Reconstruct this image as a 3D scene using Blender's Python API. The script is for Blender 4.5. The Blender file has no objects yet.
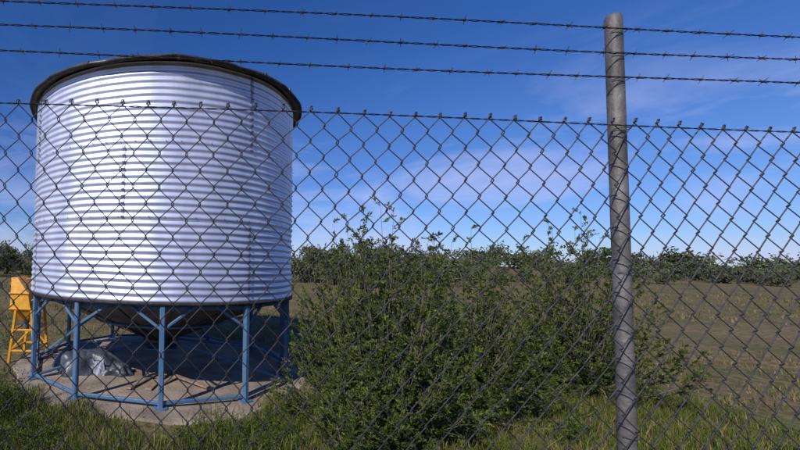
import bpy, math, random
import numpy as np
from mathutils import Vector, Matrix
random.seed(7); rng=np.random.default_rng(7)
sc=bpy.context.scene
F=375.0; EYE=1.6
# ------------------------------------------------------------ helpers
def mat(name,col=(.5,.5,.5),rough=.6,metal=0.0,var=.25,scale=6,bump=.0,bscale=40,col2=None,spec=.5,trans=0):
    m=bpy.data.materials.new(name); m.use_nodes=True
    nt=m.node_tree; b=nt.nodes['Principled BSDF']
    tc=nt.nodes.new('ShaderNodeTexCoord')
    n=nt.nodes.new('ShaderNodeTexNoise'); n.inputs['Scale'].default_value=scale; n.inputs['Detail'].default_value=6
    nt.links.new(tc.outputs['Object'],n.inputs['Vector'])
    r=nt.nodes.new('ShaderNodeValToRGB')
    c2=col2 if col2 else tuple(c*(1-var) for c in col)
    c1=col if col2 else tuple(min(1,c*(1+var)) for c in col)
    r.color_ramp.elements[0].position=.35; r.color_ramp.elements[1].position=.65
    r.color_ramp.elements[0].color=(*c2,1); r.color_ramp.elements[1].color=(*c1,1)
    nt.links.new(n.outputs['Fac'],r.inputs['Fac']); nt.links.new(r.outputs['Color'],b.inputs['Base Color'])
    b.inputs['Roughness'].default_value=rough; b.inputs['Metallic'].default_value=metal
    b.inputs['Specular IOR Level'].default_value=spec
    if bump:
        n2=nt.nodes.new('ShaderNodeTexNoise'); n2.inputs['Scale'].default_value=bscale; n2.inputs['Detail'].default_value=8
        nt.links.new(tc.outputs['Object'],n2.inputs['Vector'])
        bp=nt.nodes.new('ShaderNodeBump'); bp.inputs['Strength'].default_value=bump; bp.inputs['Distance'].default_value=.02
        nt.links.new(n2.outputs['Fac'],bp.inputs['Height']); nt.links.new(bp.outputs['Normal'],b.inputs['Normal'])
    if trans:
        t=nt.nodes.new('ShaderNodeBsdfTranslucent'); nt.links.new(r.outputs['Color'],t.inputs['Color'])
        mx=nt.nodes.new('ShaderNodeMixShader'); mx.inputs[0].default_value=trans
        nt.links.new(b.outputs[0],mx.inputs[1]); nt.links.new(t.outputs[0],mx.inputs[2])
        nt.links.new(mx.outputs[0],nt.nodes['Material Output'].inputs[0])
    return m
def obj(name,V,Fc,mats,parent=None,smooth=False,mi=None):
    me=bpy.data.meshes.new(name)
    V=np.asarray(V,dtype=np.float32)
    if isinstance(Fc,np.ndarray):
        k=Fc.shape[1]; n=Fc.shape[0]
        me.vertices.add(len(V)); me.vertices.foreach_set('co',V.ravel())
        me.loops.add(n*k); me.loops.foreach_set('vertex_index',Fc.astype(np.int32).ravel())
        me.polygons.add(n); me.polygons.foreach_set('loop_start',np.arange(0,n*k,k,dtype=np.int32))
        me.polygons.foreach_set('loop_total',np.full(n,k,dtype=np.int32))
    else:
        me.from_pydata(V.tolist(),[],Fc)
    if not isinstance(mats,(list,tuple)): mats=[mats]
    for m in mats: me.materials.append(m)
    if mi is not None: me.polygons.foreach_set('material_index',np.asarray(mi,dtype=np.int32))
    me.update(calc_edges=True); me.validate()
    if smooth: me.polygons.foreach_set('use_smooth',np.ones(len(me.polygons),dtype=bool))
    o=bpy.data.objects.new(name,me); sc.collection.objects.link(o)
    if parent: o.parent=parent
    return o
def empty(name,loc=(0,0,0)):
    e=bpy.data.objects.new(name,None); e.location=loc; sc.collection.objects.link(e); return e
class MB:
    def __init__(s): s.v=[]; s.f=[]
    def add(s,v,f):
        b=len(s.v); s.v+= [tuple(p) for p in v]; s.f+=[tuple(i+b for i in q) for q in f]
    def bar(s,a,b,w,h=None,up=(0,0,1)):
        h=h or w; a=Vector(a); b=Vector(b); d=(b-a).normalized(); u=Vector(up)
        if abs(d.dot(u))>.98: u=Vector((0,1,0)) if abs(d.y)<.9 else Vector((1,0,0))
        x=d.cross(u).normalized(); y=x.cross(d).normalized()
        c=.18
        prof=[(-1,-1+c*2),(-1+c*2,-1),(1-c*2,-1),(1,-1+c*2),(1,1-c*2),(1-c*2,1),(-1+c*2,1),(-1,1-c*2)]
        vs=[p+x*(i*w/2)+y*(j*h/2) for p in (a,b) for i,j in prof]
        s.add(vs,[(i,(i+1)%8,8+(i+1)%8,8+i) for i in range(8)]+[tuple(range(7,-1,-1)),tuple(range(8,16))])
    def tube(s,pts,rad,n=6):
        pts=[Vector(p) for p in pts]
        if not isinstance(rad,(list,tuple)): rad=[rad]*len(pts)
        vs=[]
        for i,p in enumerate(pts):
            d=(pts[min(i+1,len(pts)-1)]-pts[max(i-1,0)]).normalized()
            u=Vector((0,0,1)) if abs(d.z)<.9 else Vector((1,0,0))
            x=d.cross(u).normalized(); y=x.cross(d)
            for k in range(n):
                a=2*math.pi*k/n; vs.append(p+(x*math.cos(a)+y*math.sin(a))*rad[i])
        fs=[(i*n+k,i*n+(k+1)%n,(i+1)*n+(k+1)%n,(i+1)*n+k) for i in range(len(pts)-1) for k in range(n)]
        fs+=[tuple(range(n-1,-1,-1)),tuple(range((len(pts)-1)*n,len(pts)*n))]
        s.add(vs,fs)
    def obj(s,name,m,parent=None,smooth=False): return obj(name,s.v,s.f,m,parent,smooth)
def revolve(prof,seg,a0=0,a1=2*math.pi,cx=0,cy=0):
    prof=np.asarray(prof); closed=abs(a1-a0-2*math.pi)<1e-6
    na=seg if closed else seg+1
    A=a0+(a1-a0)*np.arange(na)/seg
    P=len(prof)
    X=cx+np.outer(np.sin(A),prof[:,0]); Y=cy-np.outer(np.cos(A),prof[:,0]); Z=np.tile(prof[:,1],(na,1))
    V=np.stack([X,Y,Z],-1).reshape(-1,3)
    i=np.arange(seg)[:,None]; j=np.arange(P-1)[None,:]
    i2=(i+1)%na
    Fq=np.stack([i*P+j,i2*P+j,i2*P+j+1,i*P+j+1],-1).reshape(-1,4)
    return V,Fq

# ------------------------------------------------------------ world, sun, camera
SUN_EL=math.radians(38); SUN_AZ=math.radians(44)   # az: left of straight behind camera
w=bpy.data.worlds.new("World"); sc.world=w; w.use_nodes=True
nt=w.node_tree; bg=nt.nodes['Background']
sky=nt.nodes.new('ShaderNodeTexSky'); sky.sky_type='NISHITA'; sky.sun_disc=False
sky.sun_elevation=SUN_EL; sky.sun_rotation=math.pi+SUN_AZ; sky.air_density=1.0; sky.dust_density=.2; sky.ozone_density=5
tc=nt.nodes.new('ShaderNodeTexCoord'); mp=nt.nodes.new('ShaderNodeMapping'); mp.inputs['Scale'].default_value=(1.3,1.3,4.0); mp.inputs['Rotation'].default_value=(.25,.3,.9)
nz=nt.nodes.new('ShaderNodeTexNoise'); nz.inputs['Scale'].default_value=2.2; nz.inputs['Detail'].default_value=9; nz.inputs['Roughness'].default_value=.6; nz.inputs['Distortion'].default_value=.6
nt.links.new(tc.outputs['Generated'],mp.inputs['Vector']); nt.links.new(mp.outputs[0],nz.inputs['Vector'])
cr=nt.nodes.new('ShaderNodeValToRGB'); cr.color_ramp.elements[0].position=.46; cr.color_ramp.elements[1].position=.80
nt.links.new(nz.outputs['Fac'],cr.inputs['Fac'])
sx=nt.nodes.new('ShaderNodeSeparateXYZ'); nt.links.new(tc.outputs['Generated'],sx.inputs[0])
mr=nt.nodes.new('ShaderNodeMapRange'); mr.inputs['From Min'].default_value=.42; mr.inputs['From Max'].default_value=.13; mr.inputs['To Min'].default_value=.03; mr.inputs['To Max'].default_value=.95
nt.links.new(sx.outputs['Z'],mr.inputs['Value'])
mu=nt.nodes.new('ShaderNodeMath'); mu.operation='MULTIPLY'; nt.links.new(cr.outputs['Color'],mu.inputs[0]); nt.links.new(mr.outputs[0],mu.inputs[1])
tr=nt.nodes.new('ShaderNodeValToRGB'); e=tr.color_ramp.elements
e[0].position=.0; e[0].color=(.60,.66,.95,1); e[1].position=.5; e[1].color=(.28,.56,.98,1)
nt.links.new(sx.outputs['Z'],tr.inputs[0])
tint=nt.nodes.new('ShaderNodeMix'); tint.data_type='RGBA'; tint.blend_type='MULTIPLY'; tint.inputs['Factor'].default_value=1
nt.links.new(sky.outputs[0],tint.inputs[6]); nt.links.new(tr.outputs[0],tint.inputs[7])
mx=nt.nodes.new('ShaderNodeMix'); mx.data_type='RGBA'
nt.links.new(mu.outputs[0],mx.inputs['Factor']); nt.links.new(tint.outputs[2],mx.inputs[6]); mx.inputs[7].default_value=(5.0,5.3,8.2,1)
nt.links.new(mx.outputs[2],bg.inputs['Color']); bg.inputs['Strength'].default_value=.115
sd=bpy.data.lights.new('sun','SUN'); sd.energy=4.5; sd.angle=math.radians(.5); sd.color=(1,.96,.92)
so=bpy.data.objects.new('sun',sd); sc.collection.objects.link(so)
S=Vector((-math.sin(SUN_AZ)*math.cos(SUN_EL),-math.cos(SUN_AZ)*math.cos(SUN_EL),math.sin(SUN_EL)))
so.rotation_euler=S.to_track_quat('Z','Y').to_euler(); so.location=S*30
PITCH=math.radians(2.5); ROLL=math.radians(1.3)
cd=bpy.data.cameras.new('camera'); cam=bpy.data.objects.new('camera',cd); sc.collection.objects.link(cam); sc.camera=cam
cd.sensor_fit='HORIZONTAL'; cd.sensor_width=36; cd.lens=F/800*36; cd.shift_x=(400-168.5)/800
cd.shift_y=(37-F*math.tan(PITCH))/800; cd.clip_start=.05; cd.clip_end=2000
cam.matrix_world=Matrix.Translation((0,0,EYE))@Matrix.Rotation(math.pi/2+PITCH,4,'X')@Matrix.Rotation(ROLL,4,'Z')
sc.view_settings.view_transform='Standard'; sc.view_settings.look='None'; sc.view_settings.exposure=0

# ------------------------------------------------------------ materials
M_galv=bpy.data.materials.new('galvanised_steel'); M_galv.use_nodes=True
nt=M_galv.node_tree; b=nt.nodes['Principled BSDF']; tc=nt.nodes.new('ShaderNodeTexCoord')
mp=nt.nodes.new('ShaderNodeMapping'); mp.inputs['Scale'].default_value=(3,3,.5)
n=nt.nodes.new('ShaderNodeTexNoise'); n.inputs['Scale'].default_value=1.3; n.inputs['Detail'].default_value=8
nt.links.new(tc.outputs['Object'],mp.inputs[0]); nt.links.new(mp.outputs[0],n.inputs['Vector'])
vo=nt.nodes.new('ShaderNodeTexVoronoi'); vo.inputs['Scale'].default_value=70; nt.links.new(tc.outputs['Object'],vo.inputs['Vector'])
r=nt.nodes.new('ShaderNodeValToRGB'); r.color_ramp.elements[0].position=.3; r.color_ramp.elements[1].position=.7
r.color_ramp.elements[0].color=(.62,.65,.82,1); r.color_ramp.elements[1].color=(.78,.81,.97,1)
nt.links.new(n.outputs['Fac'],r.inputs['Fac'])
m2=nt.nodes.new('ShaderNodeMix'); m2.data_type='RGBA'; m2.blend_type='MULTIPLY'; m2.inputs['Factor'].default_value=.12
nt.links.new(r.outputs['Color'],m2.inputs[6]); nt.links.new(vo.outputs['Color'],m2.inputs[7]); nt.links.new(m2.outputs[2],b.inputs['Base Color'])
b.inputs['Metallic'].default_value=.62
mr=nt.nodes.new('ShaderNodeMapRange'); mr.inputs['To Min'].default_value=.38; mr.inputs['To Max'].default_value=.56
nt.links.new(n.outputs['Fac'],mr.inputs['Value']); nt.links.new(mr.outputs[0],b.inputs['Roughness'])
M_roof=mat('roof_sheet',(.10,.095,.09),.5,.5,.3,5)
M_rim=mat('weathered_rim',(.030,.028,.027),.75,.1,.4,12,bump=.4)
M_cone=mat('hopper_steel',(.075,.072,.075),.5,.6,.4,4)
M_blue=mat('blue_painted_steel',(.05,.13,.25),.55,.0,.2,9,bump=.2,bscale=60,col2=(.085,.15,.25))
M_bolt=mat('bolt_steel',(.13,.13,.16),.5,.5)
M_lap=mat('lap_joint_steel',(.34,.36,.46),.5,.6,.3,30)
M_yel=mat('yellow_paint',(.75,.36,.02),.45,.0,.12,14,col2=(.60,.26,.015))
M_conc=mat('concrete_apron',(.36,.285,.22),.9,0,.3,2.2,bump=.7,bscale=25,col2=(.17,.13,.10))
M_tarp=mat('dark_tarp',(.055,.065,.085),.4,0,.4,8,bump=.6,bscale=12)
M_bag=mat('plastic_bag',(.28,.31,.38),.4,0,.4,14,bump=.5,bscale=20)
M_wood=mat('old_timber',(.24,.17,.12),.85,0,.35,18)
M_wire=mat('fence_wire',(.06,.058,.065),.6,.4,.4,40)
M_barb=mat('barbed_wire_rust',(.045,.035,.035),.7,.4,.4,30)
M_post=mat('post_steel',(.13,.12,.115),.65,.4,.35,9,bump=.3,bscale=50)
M_g1=mat('grass_green',(.11,.155,.025),.7,0,.3,3,trans=.35,col2=(.06,.10,.018),spec=.2)
M_g2=mat('grass_yellow_green',(.19,.20,.04),.7,0,.3,3,trans=.35,col2=(.12,.14,.03),spec=.2)
M_g3=mat('grass_dry',(.31,.24,.12),.8,0,.3,3,trans=.25,col2=(.19,.14,.065),spec=.2)
M_g4=mat('grass_brown',(.18,.13,.07),.85,0,.3,3,trans=.2,col2=(.11,.08,.04),spec=.2)
M_l1=mat('leaf_green',(.085,.13,.022),.6,0,.3,3,trans=.35,col2=(.05,.085,.016),spec=.25)
M_l2=mat('leaf_yellow_green',(.20,.22,.04),.6,0,.3,3,trans=.4,col2=(.13,.16,.028),spec=.25)
M_l3=mat('leaf_dark',(.035,.052,.016),.7,0,.3,3,trans=.2,col2=(.02,.035,.01),spec=.2)
M_d1=mat('scrub_leaf',(.065,.085,.04),.8,0,.3,.3,trans=.15,spec=.1)
M_d2=mat('scrub_leaf_olive',(.11,.12,.06),.8,0,.3,.3,trans=.15,spec=.1)
M_d3=mat('scrub_leaf_grey',(.10,.105,.07),.8,0,.3,.3,trans=.15,spec=.1)
M_bark=mat('bark',(.12,.095,.07),.9,0,.4,20)

# ------------------------------------------------------------ ground
CX,CY,R=-.09,6.02,1.97
def gz(x,y):
    d=np.hypot(x-CX,y-CY)
    k=np.clip((d-2.6)/3,0,1)
    z=.05*np.sin(x*.7+1)*np.cos(y*.53)+.03*np.sin(x*1.9+y*1.3)
    far=np.clip((np.hypot(x,y)-45)/200,0,1)
    return k*z + far**1.3*5*(.45+.55*np.sin(x/70+.6))
g=np.sinh(np.linspace(-6.4,6.4,181)); g=g/g.max()*900
GX,GY=np.meshgrid(g,g+5,indexing='ij'); GZ=gz(GX,GY)
N=181; ii,jj=np.meshgrid(np.arange(N-1),np.arange(N-1),indexing='ij')
q=np.stack([ii*N+jj,(ii+1)*N+jj,(ii+1)*N+jj+1,ii*N+jj+1],-1).reshape(-1,4)
mg=bpy.data.materials.new('ground_dirt_and_dry_grass'); mg.use_nodes=True
nt=mg.node_tree; b=nt.nodes['Principled BSDF']; tc=nt.nodes.new('ShaderNodeTexCoord')
def noise(s,d=8,src=None):
    n=nt.nodes.new('ShaderNodeTexNoise'); n.inputs['Scale'].default_value=s; n.inputs['Detail'].default_value=d
    nt.links.new(src or tc.outputs['Object'],n.inputs['Vector']); return n
def ramp(src,p0,c0,p1,c1):
    r=nt.nodes.new('ShaderNodeValToRGB'); e=r.color_ramp.elements
    e[0].position=p0; e[0].color=(*c0,1); e[1].position=p1; e[1].color=(*c1,1); nt.links.new(src,r.inputs[0]); return r
a=ramp(noise(.35).outputs['Fac'],.42,(.19,.14,.08),.62,(.12,.115,.05))
c=ramp(noise(9,10).outputs['Fac'],.35,(.42,.40,.36),.65,(1.15,1.15,1.1))
m=nt.nodes.new('ShaderNodeMix'); m.data_type='RGBA'; m.blend_type='MULTIPLY'; m.inputs['Factor'].default_value=.8
nt.links.new(a.outputs[0],m.inputs[6]); nt.links.new(c.outputs[0],m.inputs[7]); nt.links.new(m.outputs[2],b.inputs['Base Color'])
b.inputs['Roughness'].default_value=.95; b.inputs['Specular IOR Level'].default_value=.1
bp=nt.nodes.new('ShaderNodeBump'); bp.inputs['Strength'].default_value=.8; bp.inputs['Distance'].default_value=.05
nt.links.new(noise(14,10).outputs['Fac'],bp.inputs['Height']); nt.links.new(bp.outputs[0],b.inputs['Normal'])
obj('ground',np.stack([GX,GY,GZ],-1).reshape(-1,3),q,mg,smooth=True)

na=96; vs=[]
for k,(dr,z) in enumerate([(-2.0,.032),(-.8,.032),(-.12,.03),(-.03,.022),(.03,-.05)]):
    for i in range(na):
        t=2*math.pi*i/na; rr=2.20+.05*math.sin(3*t+1)+.035*math.sin(7*t)+.02*math.sin(17*t)+dr
        vs.append((CX+rr*math.sin(t),CY-rr*math.cos(t),z+.004*math.sin(9*t+k)))
fs=[(k*na+i,k*na+(i+1)%na,(k+1)*na+(i+1)%na,(k+1)*na+i) for k in range(4) for i in range(na)]+[tuple(range(na))]
fs=[tuple(reversed(f)) for f in fs]
obj('concrete_apron',vs,fs,M_conc,smooth=False)

# ------------------------------------------------------------ SILO
silo=empty('grain_silo')
Z0,HT=1.16,2.66; PI=math.pi; NC=35; pitch=HT/NC
def rz(z,off=0): return R-.009+.0070*math.sin((z-Z0)/pitch*2*PI)+off
bounds=[0,12,23,35]
for c in range(3):
    za=Z0+bounds[c]*pitch-(.02 if c else 0); zb=Z0+bounds[c+1]*pitch
    n=(bounds[c+1]-bounds[c])*10
    prof=[(rz(za+(zb-za)*i/n,(0.003 if c==1 else 0)),za+(zb-za)*i/n) for i in range(n+1)]
    V,Fq=revolve(prof,200,cx=CX,cy=CY)
    ang=np.arctan2(V[:,0]-CX,-(V[:,1]-CY))
    k=1+ .0016*np.sin(ang*5+V[:,2]*2)+.0010*np.sin(ang*11-V[:,2]*3.1)+.0003*np.sin(ang*37+V[:,2]*9)+.0002*np.sin(ang*61-V[:,2]*17)
    V[:,0]=CX+(V[:,0]-CX)*k; V[:,1]=CY+(V[:,1]-CY)*k; V[:,2]+=.003*np.sin(ang*13+c)*np.sin(V[:,2]*6)
    obj('corrugated_wall_course_%d'%(c+1),V,Fq,M_galv,silo,smooth=True)
    base=[math.radians(31.5),math.radians(-12.5),math.radians(32)][c]
    mb=MB()
    for s in range(4):
        a=base+s*PI/2
        prof=[(rz(za+.02+(zb-za-.03)*i/n,.0095),za+.02+(zb-za-.03)*i/n) for i in range(n+1)]
        V,Fq=revolve(prof,3,a-.008,a+.008,CX,CY)
        obj('lap_joint_%d_%d'%(c+1,s+1),V,Fq,M_lap,silo,smooth=True)
        for col in (-.005,.005):
            for i in range(bounds[c],bounds[c+1]):
                z=Z0+(i+.25)*pitch; rr=rz(z,.010); d=Vector((math.sin(a+col),-math.cos(a+col),0))
                p=Vector((CX,CY,z))+d*rr
                mb.tube([p-d*.003,p+d*.005],[.0065,.0055],6)
    mb.obj('seam_bolts_%d'%(c+1),M_bolt,silo)
    if c:
        mb=MB()
        for i in range(72):
            a=i*2*PI/72+.02; z=Z0+(bounds[c]+.25)*pitch; d=Vector((math.sin(a),-math.cos(a),0)); p=Vector((CX,CY,z))+d*(rz(z,.006))
            mb.tube([p-d*.003,p+d*.005],[.006,.005],6)
        mb.obj('course_bolts_%d'%c,M_bolt,silo)
V,Fq=revolve([(R-.03,Z0-.035),(R+.012,Z0-.035),(R+.012,Z0+.006),(R-.005,Z0+.006)],120,cx=CX,cy=CY)
obj('base_ring',V,Fq,M_rim,silo)
ZT=Z0+HT
OV=.095
V,Fq=revolve([(R-.03,ZT+.02),(R+.03,ZT+.0),(R+OV,ZT-.015),(R+OV+.01,ZT-.01),(R+OV,ZT+.02),(R-.1,ZT+.065),(.35,ZT+.50),(.35,ZT+.58),(.38,ZT+.58),(.02,ZT+.66)],144,cx=CX,cy=CY)
ang=np.arctan2(V[:,0]-CX,-(V[:,1]-CY)); V[:,2]+=.004*np.sin(ang*24)+.008*np.sin(ang*9+1)
obj('conical_roof',V,Fq,M_roof,silo)
V,Fq=revolve([(R+OV+.020*math.cos(t),ZT-.008+.022*math.sin(t)) for t in np.linspace(0,2*PI,9)],180,cx=CX,cy=CY)
ang=np.arctan2(V[:,0]-CX,-(V[:,1]-CY)); V[:,2]+=.005*np.sin(ang*24)+.008*np.sin(ang*9+1)+.004*np.sin(ang*41)
kk=1+.005*np.sin(ang*6+.4)+.002*np.sin(ang*19); V[:,0]=CX+(V[:,0]-CX)*kk; V[:,1]=CY+(V[:,1]-CY)*kk
obj('eave_rim',V,Fq,M_rim,silo,smooth=True)
mb=MB()
for i in range(24):
    a=i*PI/12+.09; d=Vector((math.sin(a),-math.cos(a),0)); c0=Vector((CX,CY,0))
    mb.bar(c0+d*(R+OV+.015)+Vector((0,0,ZT+.01)),c0+d*.36+Vector((0,0,ZT+.52)),.03,.03)
mb.obj('roof_ribs',M_roof,silo)
V,Fq=revolve([(R-.035,Z0-.01),(.24,.42),(.24,.34),(.30,.34),(.30,.31),(.0,.31)],96,cx=CX,cy=CY)
obj('hopper_cone',V,Fq,M_cone,silo,smooth=False)
mb=MB()
for i in range(16):
    a=i*PI/8+.1; d=Vector((math.sin(a),-math.cos(a),0)); c0=Vector((CX,CY,0))
    mb.bar(c0+d*(R-.06)+Vector((0,0,Z0-.03)),c0+d*.26+Vector((0,0,.415)),.03,.012)
mb.obj('hopper_seams',M_cone,silo)
mb=MB(); mb.bar((CX-.45,CY-.3,.36),(CX+.1,CY,.33),.05,.03); mb.bar((CX-.2,CY-.25,.30),(CX+.25,CY-.25,.30),.3,.02)
mb.obj('slide_gate',M_blue,silo)
PH=math.radians(1.3); RL=1.93
mb=MB()
def P(a,r,z): return Vector((CX+r*math.sin(a),CY-r*math.cos(a),z))
for i in range(12):
    a=PH+i*PI/6; d=Vector((math.sin(a),-math.cos(a),0))
    mb.bar(P(a,RL+.01,.03),P(a,RL+.01,Z0-.036),.062,.06,up=d)
    mb.bar(P(a,RL+.01,.034),P(a,RL+.01,.046),.15,.13,up=d)
    for s in (-1,1):
        an=a+s*PI/6
        top=P(a,RL+.005,0).lerp(P(an,RL+.005,0),.38); top.z=Z0-.045
        lo=P(a,RL+.005,Z0-.30)
        mb.bar(lo,top,.030,.030)
    an=a+PI/6
    A=P(a,RL,.085); B=P(an,RL,.085); mb.bar(A,B,.032,.04)
    A=P(a,RL-.05,Z0-.07); B=P(an,RL-.05,Z0-.07); mb.bar(A,B,.03,.05)
for i in (2,4,6,8,10):
    a=PH+i*PI/6
    mb.bar(P(a,RL-.02,.07),P(a,.30,.36),.035,.035)
for i in (3,5,7,9):
    a=PH+i*PI/6
    mb.bar(P(a,RL-.03,.08),P(a,1.05,Z0-.42),.035,.035)
V,Fq=revolve([(1.02+.018*math.cos(t),Z0-.43+.018*math.sin(t)) for t in np.linspace(0,2*PI,7)],60,cx=CX,cy=CY)
obj('hopper_support_ring',V,Fq,M_blue,silo)
mb.obj('leg_frame',M_blue,silo)

# ------------------------------------------------------------ yellow machine
ye=empty('yellow_feed_hopper'); mb=MB()
x0,x1,y0,y1=-2.42,-2.02,5.85,6.45
for (x,y) in ((x0,y0),(x1,y0),(x0,y1),(x1,y1)):
    mb.bar((x,y,0),(x*.5+.5*(x0+x1)/2+(x-(x0+x1)/2)*.1,y,.8),.04)
for z in (.18,.5):
    for A,B in (((x0,y0),(x1,y0)),((x0,y1),(x1,y1)),((x0,y0),(x0,y1)),((x1,y0),(x1,y1))):
        k=z/.8*.25; cxm=(x0+x1)/2
        mb.bar((A[0]+(cxm-A[0])*k,A[1],z),(B[0]+(cxm-B[0])*k,B[1],z),.03)
mb.bar((x0+.03,y0,.2),(x1-.08,y0,.52),.025)
mb.bar((x1-.05,y1,.2),(x0+.08,y1,.52),.025)
mb.obj('frame',M_yel,ye)
mb=MB()
def ring(z,xa,xb,ya,yb): return [(xa,ya,z),(xb,ya,z),(xb,yb,z),(xa,yb,z)]
rs=ring(.62,-2.32,-2.20,5.98,6.25)+ring(.82,-2.44,-2.12,5.85,6.42)+ring(1.06,-2.44,-2.17,5.87,6.40)+ring(1.30,-2.46,-2.36,5.92,6.34)
fs=[(k*4+i,k*4+(i+1)%4,(k+1)*4+(i+1)%4,(k+1)*4+i) for k in range(3) for i in range(4)]+[(3,2,1,0),(12,13,14,15)]
mb.add(rs,fs); mb.bar((-2.46,5.86,.82),(-2.11,5.86,.82),.03); mb.bar((-2.46,5.86,1.06),(-2.15,5.86,1.06),.025)
mb.bar((-2.12,5.9,.95),(-1.98,5.9,1.02),.02); mb.bar((-2.45,5.9,1.2),(-2.3,6.3,1.27),.03)
o=mb.obj('hopper_body',M_yel,ye); bv=o.modifiers.new('b','BEVEL'); bv.width=.01; bv.segments=2
mb=MB(); mb.tube([(-2.27,6.1,.66),(-2.27,6.1,.45)],[.045,.05],12)
mb.obj('outlet_spout',M_bolt,ye)

# ------------------------------------------------------------ tarp heap
def heap(name,cx,cy,rx,ry,h,m,seed,parent=None,z0=.03):
    rg=random.Random(seed); nn=48; V=[];Fq=[]
    ph=[rg.uniform(0,6) for _ in range(8)]
    for k in range(19):
        t=k/18*PI/2
        for i in range(nn):
            a=2*PI*i/nn
            fo=1+.20*math.sin(3*a+ph[0]+t*2)+.11*math.sin(7*a+ph[1]-3*t)+.08*math.sin(13*a+ph[2]+5*t)
            hh=1+.30*math.sin(2*a+ph[3]+3*t)*math.cos(t)+.14*math.sin(6*a+ph[4]+8*t)*math.cos(t)+.07*math.sin(11*a+ph[5]-14*t)*math.cos(t)
            V.append((cx+rx*math.cos(t)**.7*math.cos(a)*fo,cy+ry*math.cos(t)**.7*math.sin(a)*fo,z0+h*math.sin(t)*hh))
    for k in range(18):
        for i in range(nn): Fq.append((k*nn+i,k*nn+(i+1)%nn,(k+1)*nn+(i+1)%nn,(k+1)*nn+i))
    return obj(name,V,Fq,m,parent,smooth=True)
te=empty('tarpaulin_heap')
heap('tarp',-1.10,5.45,.46,.30,.28,M_tarp,3,te); heap('tarp_fold',-.70,5.30,.24,.16,.15,M_tarp,5,te)
heap('plastic_bag',-.90,5.24,.08,.06,.17,M_bag,9)
pe=empty('timber_planks'); mb=MB()
for i,(x,y,l,a) in enumerate([(-.25,5.05,.9,1.1),(-.08,5.0,.8,1.25),(.12,5.1,.7,1.0),(.35,4.9,.6,2.4)]):
    d=Vector((math.cos(a),math.sin(a),0))*l/2
    mb.bar(Vector((x,y,.052))-d,Vector((x,y,.052+.01*i))+d,.08,.022)
mb.obj('planks',M_wood,pe)

# ------------------------------------------------------------ FENCE
FY0=1.10; FS=math.tan(math.radians(1.9))
def fy(x): return FY0+FS*x
fence=empty('chain_link_fence')
W=.0395; H=.098; ZF=2.065; ZB=.08
def warp(x,z):
    return (.008*math.sin(x*3.1+z*2.3)+.005*math.sin(x*7.3-z*4.1), .005*math.sin(x*4.3+z*3.7)+.003*math.sin(x*11+z*2), .012*math.sin(x*2.1+z*1.7))
cu=bpy.data.curves.new('mesh_wires','CURVE'); cu.dimensions='3D'; cu.bevel_depth=.0017; cu.bevel_resolution=1
nk=int((ZF-ZB)/(H/2))
rj=random.Random(4)
for i in range(-75,150):
    pts=[]
    for k in range(nk+1):
        right=(k%2==0)==(i%2==0)
        cxp=(i+(.5 if right else -.5))*W; e=.0022*(1 if right else -1)
        z=ZF-k*H/2
        dx,dz,dy=warp(cxp,z); dx+=rj.gauss(0,.0007); dz+=rj.gauss(0,.0010)
        y=fy(cxp)+dy
        pts.append((cxp+e+dx,y-.0025,z+dz+.003)); pts.append((cxp+e+dx,y+.0025,z+dz-.003))
    p=pts[0]
    if (i%2==0): pts=[(p[0]-.007,p[1],p[2]-.006),(p[0]-.006,p[1],p[2]+.004),(p[0]+.001,p[1],p[2]+.006)]+pts
    else: pts=[(p[0]+.008,p[1]+.004,p[2]-.005),(p[0]+.005,p[1]+.003,p[2]+.006)]+pts
    sp=cu.splines.new('POLY'); sp.points.add(len(pts)-1)
    for q_,p in zip(sp.points,pts): q_.co=(*p,1)
cu.materials.append(M_wire); o=bpy.data.objects.new('mesh_wires',cu); sc.collection.objects.link(o); o.parent=fence
def wire(z,x0,x1,mb,amp=.003,r=.0016,dy=0,ph=0):
    for s in (0,PI):
        pts=[]; nx=int((x1-x0)/.012)
        for i in range(nx+1):
            x=x0+(x1-x0)*i/nx; t=x*2*PI/.09+s
            pts.append((x,fy(x)+dy+amp*.5*math.cos(t),z+.004*math.sin(x*2.3+ph)+amp*.5*math.sin(t)))
        mb.tube(pts,r,4)
def barbed(z,ph):
    mb=MB(); wire(z,-3,6,mb,amp=.0035,r=.0014,ph=ph)
    rg=random.Random(int(ph*10)); x=-3+rg.random()*.1
    while x<6:
        p=Vector((x,fy(x),z+.004*math.sin(x*2.3+ph)))
        a=rg.uniform(0,PI)
        for s in (0,1):
            aa=a+s*1.3; d=Vector((.25*(1 if s else -1),math.cos(aa),math.sin(aa))).normalized()*.013
            mb.tube([p-d,p+d],[.0008,.0008],4)
        mb.tube([p-Vector((.004,0,0)),p+Vector((.004,0,0))],.0034,6)
        x+=rg.uniform(.09,.12)
    return mb
for k,(z,ph) in enumerate([(2.367,.3),(2.290,1.7),(2.210,2.9)]):
    barbed(z,ph).obj('barbed_wire_strand_%d'%(k+1),M_barb,fence)
mb=MB(); wire(ZF-.008,-3,6,mb,amp=.003,r=.0013,dy=-.003,ph=.5)
wire(.2,-3,6,mb,amp=.0015,r=.0013,dy=.005,ph=.5); mb.obj('line_wires',M_wire,fence)
mb=MB()
for x in (-1.7,1.42,4.5):
    y=fy(x)+.03
    mb.tube([(x,y,-.05),(x+.004,y,1.2),(x,y,2.42),(x,y,2.43)],[.020,.0205,.020,.015],18)
    for z in (2.367,2.290,2.210,ZF-.014,1.6,1.1,.6,.2):
        mb.tube([(x-.022,y-.01,z),(x-.012,y-.028,z+.002),(x+.012,y-.028,z-.002),(x+.022,y-.01,z)],.0014,4)
mb.obj('posts',M_post,fence,smooth=True)

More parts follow.
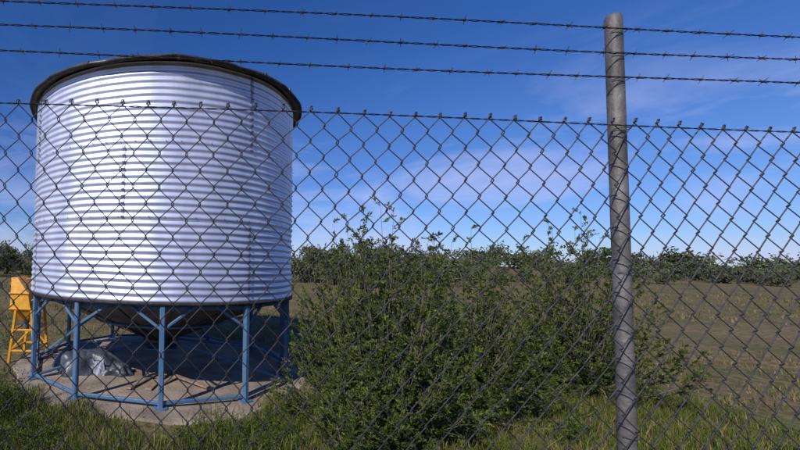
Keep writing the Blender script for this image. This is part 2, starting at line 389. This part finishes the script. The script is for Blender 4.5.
# ------------------------------------------------------------ vegetation
def blades(name,x,y,hmin,hmax,wd,mats,probs,lean=.5):
    n=len(x); h=rng.uniform(hmin,hmax,n)*rng.uniform(.6,1.3,n); a=rng.uniform(0,2*PI,n); la=rng.uniform(0,2*PI,n)
    z=gz(x,y)
    L=lean*h*rng.uniform(.1,1,n); wv=wd*rng.uniform(.6,1.4,n)
    ux,uy=np.cos(a)*wv,np.sin(a)*wv; lx,ly=np.cos(la)*L,np.sin(la)*L
    p=lambda s,f,hh,ll: np.stack([x+s*ux*f+lx*ll,y+s*uy*f+ly*ll,z+h*hh],-1)
    V=np.stack([p(-1,1,-.05,0),p(1,1,-.05,0),p(1,.8,.5,.3),p(-1,.8,.5,.3),p(1,.1,.95,1),p(-1,.1,.95,1)],1).reshape(-1,3)
    b=np.arange(n)[:,None]*6
    Fq=np.concatenate([b+np.array([[0,1,2,3]]),b+np.array([[3,2,4,5]])],1).reshape(-1,4)
    mi=np.repeat(rng.choice(len(mats),n,p=probs),2)
    return obj(name,V,Fq,mats,mi=mi)
def patch(n,xa,xb,ya,yb,dens,excl=2.12,s=1.0):
    x=rng.uniform(xa,xb,n); y=rng.uniform(ya,yb,n)
    v=np.sin(x*2.1*s+1.3)*np.sin(y*2.7*s+.5)+.6*np.sin(x*5.3*s+y*3.1*s)+.5*np.sin(x*1.1*s-y*4.3*s+2)+rng.normal(0,.4,n)
    k=(v>dens)&(np.hypot(x-CX,y-CY)>excl+.12*np.sin(x*9)+rng.uniform(-.1,.15,n))
    return x[k],y[k]
GM=[M_g1,M_g2,M_g3,M_g4]
x,y=patch(120000,-3.5,6.5,1.7,4.7,-.7); blades('grass',x,y,.05,.15,.0035,GM,[.46,.32,.13,.09])
x,y=patch(6000,-3.5,6.5,2.2,4.4,.4,2.25); blades('tall_grass',x,y,.14,.32,.004,GM,[.4,.38,.14,.08],.8)
x,y=patch(50000,-9,12,4.4,14,-.1,2.3); blades('meadow_grass',x,y,.04,.12,.006,GM,[.16,.22,.36,.26])
x,y=patch(36000,-28,45,12,42,-.2,3,.35); blades('field_grass',x,y,.06,.18,.018,GM,[.08,.18,.38,.36])

def leaves(C,n_each,spread,size,flat=.5):
    C=np.repeat(C,n_each,0); n=len(C)
    C=C+rng.normal(0,1,(n,3))*spread
    d=rng.normal(0,1,(n,3)); d/=np.linalg.norm(d,axis=1)[:,None]
    e=np.cross(d,rng.normal(0,1,(n,3))); e/=np.linalg.norm(e,axis=1)[:,None]
    s=size*rng.uniform(.6,1.4,n)[:,None]
    V=np.stack([C-d*s,C+e*s*flat,C+d*s,C-e*s*flat],1).reshape(-1,3)
    return V,(np.arange(n)[:,None]*4+np.arange(4)[None,:])
def weed(name,cx,cy,r,h,n,mats,size=.012,probs=(.5,.35,.15)):
    e=empty(name); mb=MB(); C=[]
    for i in range(n):
        a=random.uniform(0,2*PI); rr=r*math.sqrt(random.random()); bx=cx+rr*math.cos(a); by=cy+rr*math.sin(a); hh=h*random.uniform(.4,1)*(1-.4*rr/r)
        lx,ly=random.gauss(0,.3)*hh,random.gauss(0,.3)*hh
        b0=float(gz(np.array(bx),np.array(by)))
        pts=[(bx+lx*t*t,by+ly*t*t,b0+hh*t) for t in (0,.35,.7,1)]
        mb.tube(pts,[.004,.003,.002,.001],4)
        for t in np.linspace(.15,1,10): C.append((bx+lx*t*t,by+ly*t*t,b0+hh*t))
    mb.obj('stems',mats[0],e)
    V,Fq=leaves(np.array(C),7,.018,size,.35); obj('leaves',V,Fq,mats,e,mi=rng.choice(3,len(Fq),p=list(probs)))
WM=[M_l1,M_l2,M_l3]
weed('weed_clump',-1.72,3.85,.32,.58,80,WM)
weed('weed_clump',-1.25,3.35,.35,.22,70,WM)
weed('weed_clump',.35,3.35,.35,.15,50,WM)
weed('weed_clump',.95,3.45,.30,.28,80,WM)

def feather_bush(name,cx,cy,r,h,nb,mats,seed,probs=(.42,.36,.22),M=3):
    rg=random.Random(seed); e=empty(name); mb=MB(); A=[];D=[]
    for i in range(nb):
        a=rg.uniform(0,2*PI); u=rg.random()**.6
        el=rg.uniform(.05,1)
        tip=Vector((cx+r*u*math.cos(a)*(1-.35*el),cy+r*u*math.sin(a)*(1-.35*el),h*(.12+.88*el)*(1.05-.35*u*u)*rg.uniform(.8,1.08)))
        b0=Vector((cx+rg.gauss(0,.08),cy+rg.gauss(0,.08),0)); mid=b0.lerp(tip,.5)+Vector((rg.gauss(0,.06)+(tip.x-cx)*.25,rg.gauss(0,.06)+(tip.y-cy)*.25,-.05*h))
        pts=[b0*(1-t)**2+mid*2*t*(1-t)+tip*t*t for t in (0,.25,.5,.75,1)]
        mb.tube(pts,[.010,.008,.005,.003,.0012],5)
        for s in range(12):
            t=.25+.75*s/11; p=b0*(1-t)**2+mid*2*t*(1-t)+tip*t*t
            tg=((mid-b0)*(1-t)+(tip-mid)*t).normalized()
            sd=(tg+Vector((rg.gauss(0,.6),rg.gauss(0,.6),rg.gauss(.1,.4)))).normalized()
            L=rg.uniform(.09,.22)*(1.3-.6*t)
            mb.tube([p,p+sd*L],[.002,.0008],3)
            for k in range(10):
                f=(k+rg.random())/10; A.append(p+sd*L*f+Vector((rg.gauss(0,.006),rg.gauss(0,.006),-.03*f*f))); D.append(sd)
    mb.obj('branches',M_bark,e)
    A=np.repeat(np.array([tuple(v) for v in A]),M,0); D=np.repeat(np.array([tuple(v) for v in D]),M,0); n=len(A)
    D=D*.9+rng.normal(0,.45,(n,3)); D/=np.linalg.norm(D,axis=1)[:,None]
    E=np.cross(D,rng.normal(0,1,(n,3))); E/=np.linalg.norm(E,axis=1)[:,None]
    s=rng.uniform(.018,.045,n)[:,None]; wv=s*.14
    V=np.stack([A-E*wv,A+D*s*.6-E*wv,A+D*s,A+D*s*.6+E*wv*1.4],1).reshape(-1,3)
    Fq=np.arange(n)[:,None]*4+np.arange(4)[None,:]
    obj('foliage',V,Fq,mats,e,mi=rng.choice(3,n,p=list(probs)))
feather_bush('evergreen_shrub',2.05,3.70,.98,2.22,300,WM,11)
feather_bush('evergreen_shrub',3.35,4.3,1.05,2.0,230,WM,12)
feather_bush('evergreen_shrub',1.66,3.15,.46,.95,100,WM,13)
feather_bush('evergreen_shrub',5.2,4.9,1.2,2.2,210,WM,14)

def scrub(name,specs,leaf,ncl,nl,mats):
    e=empty(name); mb=MB(); Cs=[]; MI=[]
    for (x,y,r,h) in specs:
        z=float(gz(np.array(x),np.array(y)))
        for k in range(4):
            a=random.uniform(0,6.28); mb.tube([(x,y,z-.1),(x+.3*r*math.cos(a),y+.3*r*math.sin(a),z+h*.4),(x+.6*r*math.cos(a),y+.6*r*math.sin(a),z+h*.7)],[.05*h/2,.03*h/2,.01],5)
        base=random.randrange(len(mats))
        lob=[(random.gauss(0,.45)*r,random.gauss(0,.45)*r,h*random.uniform(.2,.78),random.uniform(.3,.5)) for _ in range(6)]
        for k in range(ncl):
            L=random.choice(lob)
            d=rng.normal(0,1,3); d/=np.linalg.norm(d); rr=rng.uniform(.3,1)**.5
            Cs.append((x+L[0]+d[0]*r*rr*L[3],y+L[1]+d[1]*r*rr*L[3],z+max(.05,L[2]+d[2]*h*.55*rr*L[3])))
            MI.append(base if random.random()<.7 else random.randrange(len(mats)))
    mb.obj('trunks',M_bark,e)
    V,Fq=leaves(np.array(Cs),nl,leaf*1.5,leaf,.55)
    obj('foliage',V,Fq,mats,e,mi=np.repeat(np.array(MI),nl))
sp=[]
for i in range(95):
    x=random.uniform(-55,100); y=random.uniform(33,52)+max(0,x)*.1
    s=random.random()**2
    sp.append((x,y,.7+1.8*s,1.1+2.6*s))
for i in range(26):
    s=random.random()
    sp.append((random.uniform(11,26),random.uniform(30,38),1.0+s,2.2+1.8*s))
for i in range(14):
    s=random.random()
    sp.append((random.uniform(-24,-12),random.uniform(30,38),1.0+s,2.2+1.6*s))
scrub('scrub_treeline',sp,.11,66,14,[M_d1,M_d2,M_d3])
sp=[(random.uniform(-200,330),random.uniform(95,170),random.uniform(3,6),random.uniform(3,8)) for i in range(190)]
scrub('distant_trees',sp,.45,34,10,[M_d1,M_d2,M_d3])
